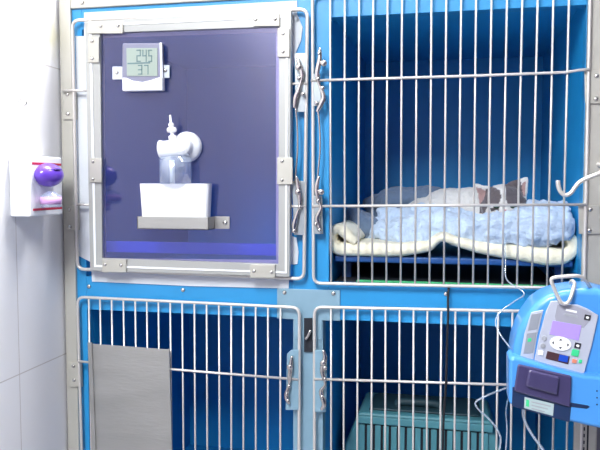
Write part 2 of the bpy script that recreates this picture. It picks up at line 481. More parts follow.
latch(DR, mt='plate', pl=[(313.5, 74), (320, 74), (321, 106), (313.5, 106)], knob=(324.5, 64), lev=[(320, 48), (319.5, 60), (317, 74), (319, 84), (323.5, 96), (321, 104), (317, 112)], bosses=[(319.5, 53), (318, 79), (322.5, 88), (316.5, 103)])
latch(DR, mt='plate', pl=[(313.5, 196), (322, 196), (323, 234), (313.5, 234)], knob=(322, 192), lev=[(319, 176), (316.5, 188), (318, 198), (321, 208), (317, 219), (321, 231)], bosses=[(318, 201), (316, 224), (320, 230)])
latch(DLL, [(287, 354), (291, 350), (298.5, 350), (298.5, 410), (285.5, 410)], (291, 366), [(292, 356), (290, 372), (289, 384), (286.5, 396), (289, 404)], bosses=[(289, 386), (287, 394), (288, 401)])
latch(DLR, [(315, 350), (324, 350), (327, 356), (326, 412), (315, 412)], (324, 362), [(323, 350), (325, 358), (322, 370), (325, 384), (321, 392), (324, 404), (321, 410)], bosses=[(325, 368), (325, 379), (322, 397)])
# long operating rods between the two upper latches
for dr, pts in ((DUL, [(295.5, 108), (297.2, 125), (297.5, 150), (296, 170), (295, 183)]), (DR, [(317.5, 108), (319.5, 125), (320, 150), (318.5, 168), (317.5, 180)])):
    MB().tube(spline([P(*q, YD-.010) for q in pts], 5), .0018, 8).build('latch_rod', M['chrome'], dr, smooth=True)
# slot and small catch in the lower centre post
plate('slot', [(304, 318), (312.5, 318), (312.5, 352), (304, 352)], -.004, .002, M['slot'], bevel=0)
MB().tube(spline([P(q[0], q[1], -.010) for q in ((310.5, 330), (308, 336), (305.5, 339))], 4), .003, 8).build('catch', M['chrome'], ROOT, smooth=True)

# ------------------------------------------------------------ hazy acrylic panel clipped to the upper left door
YP = YD-.006
PN = empty('acrylic_panel', P(190, 265, YP), 'hazy see-through panel in a pale metal frame clipped over the top left cage door', 'panel')
outer = [(85, 21.5), (291, 9.5), (289.5, 277), (90, 270.5)]
inner = [(100, 33), (278.8, 26.5), (278.3, 264), (102.3, 258)]
mb = MB()
def ringpart(o4, i4, y0, y1, mb):
    of = [mb.bm.verts.new(P(*q, y0)) for q in o4]; jf = [mb.bm.verts.new(P(*q, y0)) for q in i4]
    dyv = Vector((0, y1-y0, 0))
    ob = [mb.bm.verts.new(v.co+dyv) for v in of]; jb = [mb.bm.verts.new(v.co+dyv) for v in jf]
    for i in range(4):
        j = (i+1) % 4
        mb.bm.faces.new((of[i], of[j], jf[j], jf[i])); mb.bm.faces.new((ob[i], jb[i], jb[j], ob[j]))
        mb.bm.faces.new((of[i], ob[i], ob[j], of[j])); mb.bm.faces.new((jf[i], jf[j], jb[j], jb[i]))
ringpart(outer, inner, YP-.008, YP+.004, mb)
fr = mb.build('panel_frame', M['alu_white'], PN, bevel=.001)
# channel groove lines of the extrusion
mb = MB()
ringpart([(89, 24.5), (288, 14.5), (286.8, 273.5), (94, 267)], [(91.5, 26.5), (286, 17.5), (284.8, 271.8), (96, 265)], YP-.0095, YP-.0078, mb)
mb.build('panel_bead', M['white_pl'], PN, bevel=.0005)
pc = [(98.5, 32), (280, 25.5), (279.5, 265), (101.5, 259)]
MB().prism([P(*q, YP) for q in pc], (0, -.003, 0)).build('pane', M['pane'], PN)
# clips
def clip(x0, y0, x1, y1, sc):
    o = plate('clip', [(x0, y0), (x1, y0), (x1, y1), (x0, y1)], YP-.013, .005, M['alu'], parent=PN, bevel=.0012)
    for s in sc: screw(*s, y=YP-.013, r=.0038, parent=o, name='bolt')
clip(87.5, 21.5, 122.5, 33.5, [(100.5, 26), (118, 25.5)])
clip(87.8, 36.5, 98.8, 62.5, [(92, 41), (92, 58.5)])
clip(253, 13, 279.5, 26, [(255.5, 19.5), (275, 19)])
clip(277.3, 28, 289.5, 57, [(283, 33.5), (283, 51.5)])
clip(89.5, 158, 101.5, 182.5, [(93, 161.5), (93, 179)])
clip(277, 157.5, 292.5, 184.5, [(282, 161), (282, 180)])
clip(102, 259.5, 126, 272.5, [(105, 264.5), (121, 265)])
clip(250, 264.5, 275, 278, [(254, 271), (271.5, 272)])
# white film behind the door
YF = -.003
film = MB()
for qs in ([(84, 12.5), (297, .5), (297, 16), (300, 20), (284, 32), (96, 38), (84, 37)],
           [(75.5, 36), (104, 36.5), (106, 262), (90.5, 262), (79, 256), (76.5, 120)],
           [(276, 24), (297, 14), (302.5, 27), (301, 40), (295, 54), (292.5, 70), (292, 236), (296.5, 238), (298.5, 252), (297.5, 264), (276, 266)],
           [(90.5, 258), (290, 260), (288.5, 288.5), (190, 286), (92, 281.5)]):
    film.prism([P(*q, YF) for q in qs], (0, .0012, 0))
film.build('plastic_film', M['film'], PN)
# steel strap tray fixed to the pane
tray = MB()
a, c = P(138, 218, YP-.05), P(216, 230.5, YP-.05)
zt, zb = P(180, 217, YP-.042).z, P(180, 229.5, YP-.042).z
xa, xc = P(137, 223, YP-.042).x, P(208.5, 223, YP-.042).x
yb_, yf_ = YP-.004, YP-.042
tray.box((xa, yf_, zb), (xc, yf_+.002, zt)); tray.box((xa, yf_, zb), (xa+.002, yb_, zt)); tray.box((xc-.002, yf_, zb), (xc, yb_, zt))
tray.box((xa, yf_, zb), (xc, yb_, zb+.002)); tray.box((xc, yb_-.002, zb), (xc+.031, yb_, zt))
t_ = tray.build('bracket', M['brushed'], PN, bevel=.0005)
cc = Vector((xc+.022, yb_-.002, (zt+zb)/2))
MB().lathe([(.005, 0), (.005, .001), (.0035, .003)], cc, (0, -1, 0), 14).build('bolt', M['screw'], t_, smooth=True)

# white tub standing in the bracket
z0, z1 = zb+.003, P(175, 183.6, YP-.04).z
xl0, xr0 = xa+.003, xc-.003
yf, yb2 = yf_+.003, yb_-.001
ct = Vector(((xl0+xr0)/2, (yf+yb2)/2, 0))
tub = MB(); lv = []
for z, g, gy in ((z0, -.0035, -.002), (z1, .001, 0), (z1, -.0015, -.0025), (z1-.004, -.002, -.003), (z0+.004, -.006, -.005)):
    ring = []
    for sx_, sy_ in ((-1, -1), (1, -1), (1, 1), (-1, 1)):
        hx, hy, rc = (xr0-xl0)/2+g, (yb2-yf)/2+gy, .010
        for k in range(5):
            base = {(-1,-1): 180, (1,-1): 270, (1,1): 0, (-1,1): 90}[(sx_, sy_)]
            an = R(base+k*22.5)
            ring.append(tub.bm.verts.new((ct.x+sx_*(hx-rc)+rc*math.cos(an), ct.y+sy_*(hy-rc)+rc*math.sin(an), z)))
    lv.append(ring)
for A, B in zip(lv, lv[1:]):
    n = len(A)
    for k in range(n): tub.bm.faces.new((A[k], A[(k+1) % n], B[(k+1) % n], B[k]))
tub.bm.faces.new(lv[0][::-1]); tub.bm.faces.new(lv[-1])
tag(tub.build('plastic_tub', M['tub'], smooth=False), 'white plastic tub held in the steel bracket on the hazy panel', 'tub')

# oxygen inlet above the tub
PORT = empty('inlet_valve', P(186, 147, YP-.004), 'white elbow valve with a clear tube fixed to the hazy panel above the white tub', 'valve')
c = P(188, 147, YP-.003)
mb = MB()
mb.lathe([(.030, 0), (.030, .008), (.027, .013), (.019, .020), (.017, .034), (.010, .040)], c, (0, -1, 0), 32)
mb.build('housing', M['white_pl'], PORT, bevel=.001)
e0, e1 = P(189, 147, YP-.026), P(160.5, 149.5, YP-.026)
mb = MB(); mb.tube([e0, e0.lerp(e1, .5), e0.lerp(e1, .93), e0.lerp(e1, .95), e1], [.0165, .0165, .0165, .0185, .0185], 24)
mb.build('elbow', M['white_pl'], PORT, smooth=False, bevel=.001)
s0 = P(176, 141, YP-.026); s1 = P(170, 114.5, YP-.026); ax = s1-s0
mb = MB()
k0 = P(173, 141, YP-.026)
L = (P(170, 115, YP-.026)-k0).length
mb.lathe([(.008, 0), (.008, .010), (.0035, .012), (.0035, .016), (.009, .018), (.010, .022), (.009, .026), (.0035, .028), (.006, .030), (.005, .034), (.0022, .037), (.002, L)], k0, (s1-k0), 16)
mb.build('valve_stem', M['white_pl'], PORT, smooth=True)
t0, t1 = P(175.5, 157, YP-.026), P(175.5, 183, YP-.026)
r = .031
mb = MB()
mb.lathe([(r, 0), (r, (t0-t1).length)], t1, (t0-t1), 28)
mb.build('clear_tube', M['clear'], PORT, smooth=True)
mb = MB(); mb.tube([P(172, 160, YP-.026), P(172.5, 184, YP-.026)], .005, 12); mb.build('inner_tube', M['white_pl'], PORT, smooth=True)

# thermometer
TH_ = empty('thermometer', P(143, 90, YP-.004), 'small square digital thermometer with a grey display on the hazy panel', 'thermometer')
y0 = YP-.003
plate('case', [(122, 43), (161.5, 43), (163, 90.5), (121.7, 90.5)], y0-.014, .014, M['smoke'], parent=TH_, bevel=.003)
plate('trim', [(159.5, 42.5), (161.5, 42.5), (162.5, 79), (160.5, 79)], y0-.016, .004, M['white_pl'], parent=TH_, bevel=.0006)
chin = [(122, 77.5), (126, 77.7), (132, 80.5), (142, 82), (150, 80.2), (156, 78.2), (162, 76.5), (162.2, 90.3), (122.2, 91)]
plate('chin', chin, y0-.018, .014, M['white_pl'], parent=TH_, bevel=.002)
plate('logo', [(155.5, 83.5), (159.5, 83.3), (159.5, 86), (155.5, 86.2)], y0-.0184, .001, M['lightgrey'], parent=TH_, bevel=0)
lcd = plate('display', [(126.3, 48), (157.2, 48), (157.4, 76), (126.8, 76)], y0-.0155, .003, M['lcd'], parent=TH_, bevel=.0004)
SEG = {'2': 'abged', '9': 'abcdfg', '5': 'afgcd', '4': 'fgbc', '3': 'abgcd', '1': 'bc', '7': 'abc', '0': 'abcdef'}
mb = MB()
def digit(ch, x, y, w, h, t):
    S = {'a': ((x, y), (x+w, y+t)), 'g': ((x, y+h/2-t/2), (x+w, y+h/2+t/2)), 'd': ((x, y+h-t), (x+w, y+h)),
         'f': ((x, y), (x+t, y+h/2)), 'b': ((x+w-t, y), (x+w, y+h/2)), 'e': ((x, y+h/2), (x+t, y+h)), 'c': ((x+w-t, y+h/2), (x+w, y+h))}
    for s in SEG[ch]:
        (a0, b0), (a1, b1) = S[s]
        p, q = P(a0, b0, y0-.0157), P(a1, b1, y0-.0157)
        mb.box((p.x, y0-.0162, q.z), (q.x, y0-.0154, p.z))
for i, ch in enumerate('245'):
    digit(ch, 136.5+i*5.9, 49.8, 4.2 if i < 2 else 3.8, 12, .9)
for i, ch in enumerate('37'):
    digit(ch, 138+i*6.2, 65, 4.2, 9.5, .85)
p, q = P(127.5, 62.9, y0-.0157), P(150, 63.4, y0-.0157); mb.box((p.x, y0-.016, q.z), (q.x, y0-.0154, p.z))
mb.build('digits', M['lcd_ink'], lcd)
for q in ((112.2, 66.5, 122.3, 79.5, (116.8, 72.5)), (161.5, 65, 169.3, 78, (165.3, 70.5))):
    o = plate('mounting_tab', [(q[0], q[1]), (q[2], q[1]), (q[2], q[3]), (q[0], q[3])], y0-.006, .004, M['lightgrey'], parent=TH_, bevel=.001)
    screw(*q[4], y=y0-.006, r=.0042, parent=o)

# ------------------------------------------------------------ steel plate hung on the lower left door
SP = plate('steel_plate', [(88, 343.5), (168.5, 349.5), (172.5, 500), (94, 486)], YD-.009, .0015, M['brushed'], parent=None, bevel=.0004)
tag(SP, 'brushed steel plate hung on the wire door beneath the hazy panel', 'metal plate')
pts = [(86.5, 343), (92, 343.4), (98.5, 486), (93, 486)]
plate('folded_edge', [(87.5, 342.5), (91.5, 343), (97, 487), (93, 486.5)], YD-.013, .005, M['brushed'], parent=SP, bevel=.0008)
plate('folded_edge', [(167.8, 349), (169.2, 349.3), (173.2, 500), (171.8, 500)], YD-.012, .004, M['brushed'], parent=SP, bevel=.0005)

# ------------------------------------------------------------ upper right cage contents
ZB = P(450, 257.5, .05).z
bt = P(450, 264.5, .05).z
BD = MB().box((X_cp1+.004, .05, bt), (X_ri-.004, .50, ZB-.001)).build('resting_board', M['board'], bevel=.003)
tag(BD, 'dark blue raised resting board under the cream pad in the cat cage', 'board')
for i, xx in enumerate((X_cp1+.012, X_ri-.03)):
    for yy in (.10, .45):
        MB().box((xx, yy, Z_fl+.0002), (xx+.018, yy+.018, bt)).build('leg', M['board'], BD, bevel=.001)
gx0, gx1 = P(360, 282, .1).x, X_ri-.03
MT = tag(MB().box((X_cp1+.004, .045, Z_fl+.0005), (gx1, .46, Z_fl+.006)).build('floor_mat', M['slot'], bevel=.002), 'black mat with a bright green front edge under the raised resting board', 'mat')
MB().box((gx0, .036, Z_fl+.0005), (gx1, .046, Z_fl+.009)).build('front_edge', M['green'], MT, bevel=.002)['label'] = 'bright green front edge'

# cream pad, a thick quilt with rolled ends
path = [(356, 243), (350, 237), (343, 231), (337, 229), (332, 233), (331, 240), (333.5, 246), (340, 249.5), (355, 249.5), (375, 249.5), (395, 250), (415, 248.5), (428, 246.5), (434, 242), (440, 238), (448, 238.5), (458, 242), (472, 246), (490, 249.5), (510, 252), (530, 254.5), (548, 257), (562, 257), (571, 252.5), (574, 245), (571, 238), (565, 234), (558, 236)]
thk = [.007, .012, .013, .011, .010, .011, .012, .014, .0145, .015, .014, .0125, .011, .0095, .009, .0095, .010, .0115, .013, .0145, .017, .018, .016, .013, .012, .010, .009, .005]
YQ = .045
ctr = spline([P(*q, YQ) for q in path], 5)
th2 = []
for i in range(len(thk)-1):
    for k in range(5): th2.append(thk[i]+(thk[i+1]-thk[i])*k/5)
th2.append(thk[-1])
mb = MB(); n = len(ctr)
tops, bots = [], []
for i, pnt in enumerate(ctr):
    t = ctr[min(i+1, n-1)]-ctr[max(i-1, 0)]; t.normalize(); nr = Vector((-t.z, 0, t.x))
    tops.append(nr*th2[i]); bots.append(-nr*th2[i])
ys = [(-.008, .05), (-.006, .62), (0, .92), (.012, 1), (.05, .95), (.10, .9), (.18, .85), (.26, .8), (.34, .8), (.40, .3)]
grid = []
for dy_, sc_ in ys:
    row = []
    for i in range(n):
        wob = .003*noise.noise(Vector((i*.2, dy_*12, 0)))
        base = ctr[i]+Vector((0, dy_, wob if dy_ > .01 else 0))
        # flatten the centreline onto the board behind the front edge
        row.append((base+tops[i]*sc_, base+bots[i]*sc_))
    grid.append(row)
vt = [[mb.bm.verts.new(p[0]) for p in row] for row in grid]
vb = [[mb.bm.verts.new(p[1]) for p in row] for row in grid]
for j in range(len(grid)-1):
    for i in range(n-1):
        mb.bm.faces.new((vt[j][i], vt[j][i+1], vt[j+1][i+1], vt[j+1][i]))
        mb.bm.faces.new((vb[j][i], vb[j+1][i], vb[j+1][i+1], vb[j][i+1]))
    mb.bm.faces.new((vt[j][0], vt[j+1][0], vb[j+1][0], vb[j][0])); mb.bm.faces.new((vt[j][-1], vb[j][-1], vb[j+1][-1], vt[j+1][-1]))
for i in range(n-1):
    mb.bm.faces.new((vt[0][i], vb[0][i], vb[0][i+1], vt[0][i+1])); mb.bm.faces.new((vt[-1][i], vt[-1][i+1], vb[-1][i+1], vb[-1][i]))
pad = mb.build('fleece_pad', M['cream'], smooth=True)
md = pad.modifiers.new('sub', 'SUBSURF'); md.levels = 1; md.render_levels = 1
tag(pad, 'thick cream fleece pad with curled ends lying under the light blue blanket', 'pad')

# light blue fleece blanket: a nest of soft rolls in front of and beside the cat
def Q(px, py, y): return P(px, py, y)
mb = MB()
def roll(pts, rads, sq=.8):
    pp = spline([Q(*p) for p in pts], 4); n2 = len(pp); m2 = len(rads)
    for i, p in enumerate(pp):
        f = i/(n2-1)*(m2-1); k = min(int(f), m2-2); r_ = rads[k]+(rads[k+1]-rads[k])*(f-k)
        mb.ell(p, (r_*1.0, r_*1.25, r_*sq), sub=2)
# front roll, from left, dipping, to right end
roll([(382, 232, .16), (405, 232, .14), (430, 229, .12), (455, 229, .11), (480, 231, .10), (505, 232, .09), (530, 231, .09), (546, 228, .09), (560, 225, .07)], [.030, .034, .034, .036, .040, .045, .048, .045, .036], .92)
# upper front layer with ruffles
roll([(385, 217, .20), (410, 216, .19), (440, 216, .17), (465, 219, .15), (490, 225, .13), (512, 226, .12), (540, 217, .14), (556, 214, .11)], [.024, .026, .026, .022, .024, .030, .034, .030], .9)
# ruffles at right
for q, r_ in (((537, 206, .2), .015), ((547, 207, .17), .014), ((556, 208, .12), .012), ((565, 212, .07), .015), ((567, 226, .05), .015), ((568, 234, .055), .012), ((560, 214, .13), .02), ((533, 207, .17), .015), ((520, 219, .10), .02)):
    mb.ell(Q(*q), (r_*1.1, r_*1.2, r_), sub=2)
roll([(372, 236, .20), (392, 238, .12), (418, 240, .09), (440, 240, .085)], [.016, .018, .016, .012], .8)
# base slab under the cat
c0, c1 = Q(395, 240, .30), Q(560, 240, .30)
for i in range(9):
    p = c0.lerp(c1, i/8); p.y = .28; p.z = ZB+.045
    mb.ell(p, (.045, .11, .035), sub=2)
bl = remesh(mb, 'fleece_blanket', .0042, M['fleece'], smooth=3, disp=[(.012, 16), (.009, 45), (.005, 100), (.0025, 230)])
tag(bl, 'light blue fluffy fleece blanket bunched up around the cat', 'blanket')

# grey blue towel behind on the left
mb = MB()
roll([(352, 214, .22), (362, 222, .20), (374, 228, .19)], [.018, .026, .022], 1.1)
roll([(352, 235, .22), (365, 238, .20)], [.020, .022], 1.0)
roll([(372, 206, .34), (390, 202, .33), (408, 198, .33), (425, 197, .34), (438, 200, .36)], [.020, .032, .034, .030, .024], .9)
roll([(365, 226, .34), (390, 226, .33), (412, 224, .33)], [.03, .034, .034], 1.0)
tw = remesh(mb, 'towel', .0045, M['towel'], smooth=3, disp=[(.012, 18), (.005, 60)])
tag(tw, 'grey blue towel heaped behind the left end of the fleece blanket', 'towel')

# ------------------------------------------------------------ cat
YC = .225
mb = MB()
# trunk lying across the cage behind the front roll
mb.ell(Q(452, 214, YC+.065), (.078, .062, .060), (0, R(4), R(-8)))
mb.ell(Q(428, 219, YC+.075), (.062, .064, .052))
mb.ell(Q(470, 209, YC+.05), (.055, .050, .050))
mb.ell(Q(488, 211, YC+.02), (.040, .036, .038))
# folded forelegs under the chin
mb.ell(Q(486, 222, YC-.02), (.03, .03, .016)); mb.ell(Q(510, 224, YC-.03), (.032, .026, .015))
# head
hc = Q(503.5, 203, YC-.01)
mb.ell(hc, (.047, .042, .041), (0, 0, 0), 4)
mb.ell(hc+Vector((-.022, -.014, -.012)), (.026, .024, .022)); mb.ell(hc+Vector((.022, -.014, -.012)), (.026, .024, .022))
mb.ell(hc+Vector((0, -.034, -.018)), (.019, .017, .014)); mb.ell(hc+Vector((-.008, -.042, -.020)), (.010, .009, .008)); mb.ell(hc+Vector((.008, -.042, -.020)), (.010, .009, .008))
mb.ell(hc+Vector((0, -.034, -.004)), (.009, .014, .012))
mb.ell(hc+Vector((0, -.02, .020)), (.025, .02, .016))
# ears: hollow-fronted cones
def ear(base, tip, wid, thick):
    base, tip = Vector(base), Vector(tip)
    ax_ = tip-base; side = Vector((1, 0, 0)); side = (side-ax_.normalized()*side.dot(ax_.normalized())).normalized()
    fr_ = ax_.normalized().cross(side).normalized()
    if fr_.y > 0: fr_ = -fr_
    N = 7
    for i in range(N):
        t = i/(N-1); w = wid*(1-t)**.75
        c_ = base+ax_*t
        for k in range(9):
            an = R(-75+150*k/8)
            mb.ell(c_+side*math.sin(an)*w-fr_*(math.cos(an)*w*.55)+fr_*w*.3, (thick,)*3, sub=1)
def tri_ear(tip, a, b2, y):
    tip, a, b2 = Q(*tip, y), Q(*a, y), Q(*b2, y)
    N = 9
    for i in range(N+1):
        for k in range(N+1-i):
            u, v_ = i/N, k/N; w_ = 1-u-v_
            p = tip*w_+a*u+b2*v_
            hollow = min(u+v_, 1)*min(u, v_)*4
            mb.ell(p+Vector((0, .008*(1-w_)+.010*hollow*.5-.002, 0)), (.0034+.003*(1-w_),)*3, sub=1)
tri_ear((475.0, 184.2), (492, 189.5), (482, 206), YC-.022)
tri_ear((527.3, 177.8), (511, 184), (524.5, 199), YC-.022)
cm = mat('cat_fur', (.8, .8, .8), .9, bump=.5, bscale=160, sheen=.3)
nt = cm.node_tree; at = nt.nodes.new('ShaderNodeAttribute'); at.attribute_name = 'coat'
n1 = nt.nodes.new('ShaderNodeTexNoise'); n1.inputs['Scale'].default_value = 220
mx = nt.nodes.new('ShaderNodeMixRGB'); mx.blend_type = 'MULTIPLY'; mx.inputs[0].default_value = .35
nt.links.new(at.outputs['Color'], mx.inputs[1]); nt.links.new(n1.outputs['Fac'], mx.inputs[2]); nt.links.new(mx.outputs[0], nt.nodes['Principled BSDF'].inputs['Base Color'])
cat = remesh(mb, 'cat', .0022, cm, smooth=3, disp=[(.0016, 90), (.0008, 220)])
tag(cat, 'white cat with grey eye patches resting its head on the blue blanket', 'cat')
ca = cat.data.color_attributes.new('coat', 'FLOAT_COLOR', 'POINT')
WHITE, GREY, PINK = Vector((.90, .88, .84)), Vector((.15, .125, .135)), Vector((.52, .33, .31))
def inside(x, y, poly):
    c_ = False
    for (x1, y1), (x2, y2) in zip(poly, poly[1:]+poly[:1]):
        if (y1 > y) != (y2 > y) and x < (x2-x1)*(y-y1)/(y2-y1)+x1: c_ = not c_
    return c_
def head_uv(p):
    "millimetres right of and below the middle of the face"
    return ((p.x-hc.x)*1000, (hc.z-p.z)*1000)
def uvp(pts):
    return [head_uv(Q(a_, c_, YC-.035)) for a_, c_ in pts]
EAR_L = uvp([(476.2, 186.5), (486, 191), (484.5, 199), (480.5, 205)])
PATCH_L = uvp([(486, 189.5), (493, 186.5), (499.5, 190), (501, 197), (498, 204.5), (490, 206.5), (486.5, 207), (485, 214), (480.5, 214), (480, 205), (484, 199)])
PATCH_R = uvp([(505.5, 184), (509, 180), (520, 179), (523, 186), (523.5, 196), (530, 204), (518, 206), (508, 204.5), (505, 200)])
EAR_R = uvp([(522.5, 184.5), (526.5, 180.5), (526, 196), (523.5, 197)])
EYE_D = uvp([(489.5, 207.8), (498, 206.6), (498.5, 209.8), (491, 211.2)])
for v in cat.data.vertices:
    c_ = WHITE.copy()
    if (v.co-hc).length < .08 and v.co.y < hc.y+.012:
        n_ = noise.noise(v.co*90)*1.6
        x_, y_ = head_uv(v.co); x_ += n_; y_ += noise.noise(v.co*110+Vector((5, 0, 0)))*1.6
        if inside(x_, y_, EAR_L) or inside(x_, y_, EAR_R): c_ = PINK.copy()
        elif inside(x_, y_, PATCH_L) or inside(x_, y_, PATCH_R): c_ = GREY.copy()
        if inside(x_-n_, y_, EYE_D): c_ = GREY*.6
    ca.data[v.index].color = (*c_, 1)
# eyes, nose
em = mat('cat_eye', (.05, .09, .06), .1, coat=1)
for s in (-1, 1):
    MB().ell(hc+Vector((s*.0175, -.0385, -.006)), (.0075, .0045, .0045), (0, R(-10*s), R(14*s)), 3).build('eye', em, cat, smooth=True)
MB().ell(hc+Vector((0, -.0515, -.0145)), (.004, .003, .0028), sub=2).build('nose', mat('cat_nose', (.55, .25, .24), .5), cat, smooth=True)

# ------------------------------------------------------------ pet carrier in the lower right cage
YK = .16
CR = empty('pet_carrier', P(425, 560, YK), 'teal plastic pet carrier with a slotted front standing in the bottom right cage', 'pet carrier')
zb_c = Z_bot+.002
fx0, fx1 = P(358, 418, YK).x, P(492, 418, YK).x
bx0, bx1 = P(345, 450, YK).x, P(503, 450, YK).x
zt_c, zm_c = P(425, 417, YK).z, P(425, 421, YK).z
z45 = P(425, 450, YK).z
bw = .02
mb = MB()
# tapered body with front wall cut by slots
slots = []
sx0 = [366.2+i*7.965 for i in range(15)]
body = [Vector((bx0-.01, 0, zb_c)), Vector((bx1+.01, 0, zb_c)), Vector((bx1, 0, z45)), Vector((fx1, 0, zt_c-.004)), Vector((fx1-.006, 0, zt_c)), Vector((fx0+.006, 0, zt_c)), Vector((fx0, 0, zt_c-.004)), Vector((bx0, 0, z45))]
mb.prism([v+Vector((0, YK, 0)) for v in body], (0, .16, 0))
mb.build('shell', M['teal'], CR, bevel=.006, seg=3)
# slotted front: strips standing proud of a dark inset
zs1, zs0 = P(425, 428, YK).z, P(425, 482, YK).z
ins = MB().box((P(362, 440, YK).x, YK-.003, zs0), (P(486, 440, YK).x, YK-.0005, zs1)).build('inset', M['slot'], CR)
xs = [P(x, 440, YK).x for x in sx0]
edges = [P(360, 440, YK).x]+[x for s in xs for x in (s-.0025, s+.0025)]+[P(488, 440, YK).x]
for i in range(0, len(edges), 2):
    if edges[i+1]-edges[i] > .001:
        MB().box((edges[i], YK-.008, zs0), (edges[i+1], YK-.0028, zs1)).build('grille_slat', M['teal'], CR, bevel=.001)
rim = MB().box((fx0-.002, YK-.010, zm_c-.012), (fx1+.002, YK-.0005, zm_c+.004)); rim.build('front_rim', M['teal'], CR, bevel=.002)
MB().box((fx0-.004, YK-.009, P(425, 500, YK).z), (fx1+.004, YK-.0005, zs0)).build('front_rim', M['teal'], CR, bevel=.002)
h0, h1 = P(397, 409, YK+.05), P(440, 409, YK+.05)
dz_ = zt_c
roof = MB().prism([Vector((fx0+.02, YK+.02, zt_c)), Vector((fx1-.02, YK+.02, zt_c)), Vector((fx1-.035, YK+.02, zt_c+.006)), Vector((fx0+.035, YK+.02, zt_c+.006))], (0, .12, 0))
roof.build('roof', M['teal_dk'], CR, bevel=.004)
hd = MB().tube(spline([Vector((h0.x, YK+.05, zt_c+.004)), Vector((h0.x+.004, YK+.05, zt_c+.012)), Vector((h0.x+.02, YK+.05, zt_c+.015)), Vector((h1.x-.02, YK+.05, zt_c+.015)), Vector((h1.x-.004, YK+.05, zt_c+.012)), Vector((h1.x, YK+.05, zt_c+.004))], 5), .009, 10)
hd.build('handle', M['teal_dk'], CR, smooth=True)

# black lead hanging over the rail
ld = MB().tube(spline([P(449, 288, .004+0), P(448.5, 289, -.012), P(448, 300, -.017), P(448, 318, -.021), P(447, 345, -.021), P(446, 383, -.024), P(443.5, 420, -.022), P(442.5, 460, -.022), P(440, 500, -.023)], 6), .0022, 8)
tag(ld.build('lead', M['black'], smooth=True), 'thin black lead hanging over the blue rail in front of the pet carrier', 'cord')

# ------------------------------------------------------------ infusion pump
YI = -.15
PU = empty('infusion_pump', P(560, 430, YI), 'light blue infusion pump with a lavender screen clamped to the right post', 'infusion pump')
def pl(name, pts, y, th, m, parent=PU, bevel=.001, seg=2):
    return MB().prism([P(a, c, y) for a, c in pts], (0, th, 0)).build(name, m, parent, bevel=bevel, seg=seg)
body = pl('body', [(512, 358), (514.5, 343), (519, 329), (526, 316), (535, 304), (547, 295.5), (562, 290.5), (580, 288), (598, 289), (614, 293), (628, 301), (636, 312), (638, 380), (633, 420), (600, 424), (560, 416), (516, 400)], YI, .095, M['pumpblue'], bevel=.012, seg=4)
pl('side_keypad', [(531.5, 312.5), (543.5, 309.8), (537, 337), (533.5, 360), (520.5, 356), (524.5, 334)], YI-.002, .004, M['panel_l'], bevel=.0008)
pl('status_window', [(531.5, 314.5), (541, 312.8), (537.5, 329), (527.8, 331)], YI-.0028, .002, M['panel_d'], bevel=.0003)
sw = pl('status_window', [(527, 333.5), (536.8, 332.3), (533.3, 353), (523.3, 354)], YI-.0028, .002, M['panel_d'], bevel=.0003)
pl('lamp', [(528, 338.5), (531.5, 338), (531, 341.5), (527.5, 342)], YI-.0034, .001, M['btn_g'], parent=sw, bevel=0)
kp = pl('keypad', [(551, 301.5), (557, 301), (566, 304.5), (578, 305), (588, 309), (598.5, 315.5), (592, 345), (584, 374), (558, 367.5), (534.5, 361), (540, 334), (546, 312)], YI-.004, .006, M['panel_l'], bevel=.001)
pl('header', [(557.5, 304.5), (575, 305.5), (586, 310), (592, 313.5), (588.5, 322), (583.5, 328), (556, 321.5), (555, 316)], YI-.0046, .002, M['panel_g'], parent=kp, bevel=.0002)
pl('screen', [(552.8, 320.6), (581.5, 325.6), (578.6, 340.5), (549.6, 334.2)], YI-.0052, .002, M['screen'], parent=kp, bevel=.0003)
for q in ([(566, 308.8), (577, 311.2), (576.7, 313.2), (565.7, 310.8)], ):
    pl('lettering', q, YI-.0054, .001, M['btn_w'], parent=kp, bevel=0)
pl('lettering', [(564.5, 313), (578, 316), (577.7, 318.2), (564.2, 315.2)], YI-.0054, .001, M['btn_grey'], parent=kp, bevel=0)
def oval(cx, cy, rx, ry, y, th, m, parent, name='button', rot=10, n=24, bevel=.0005):
    pts = []
    for k in range(n):
        a_ = 2*math.pi*k/n; u, w = rx*math.cos(a_), ry*math.sin(a_)
        pts.append((cx+u*math.cos(R(rot))-w*math.sin(R(rot)), cy+u*math.sin(R(rot))+w*math.cos(R(rot))))
    return pl(name, pts, y, th, m, parent, bevel)
dp = oval(560.7, 343.8, 10.8, 7, YI-.0062, .003, M['btn_w'], kp, 'arrow_pad')
mb = MB()
for cx, cy, dx, dy_ in ((560.8, 340.2, 0, -1), (560.4, 347.5, 0, 1), (553.5, 342.8, -1, 0), (567.6, 345, 1, 0)):
    s_ = 1.7
    tri = [(cx+dx*s_, cy+dy_*s_), (cx-dy_*s_-dx*.4, cy+dx*s_-dy_*.4), (cx+dy_*s_-dx*.4, cy-dx*s_-dy_*.4)]
    mb.prism([P(a, c, YI-.0064) for a, c in tri], (0, .0006, 0))
mb.build('arrow_mark', M['btn_k'], dp)
def sqb(cx, cy, w, h, m, y=YI-.0058, parent=kp, rot=12, name='button'):
    pts = []
    for u, v_ in ((-w, -h), (w, -h), (w, h), (-w, h)):
        pts.append((cx+u*math.cos(R(rot))-v_*math.sin(R(rot)), cy+u*math.sin(R(rot))+v_*math.cos(R(rot))))
    return pl(name, pts, y, .0025, m, parent, .0005)
for q in ((587.5, 317.6), (577.8, 345.8)):
    o = sqb(*q, 3.1, 2.7, M['btn_k']); oval(q[0], q[1], 1.6, 1.3, YI-.0062, .0008, M['btn_w'], kp, 'button_mark', bevel=0)
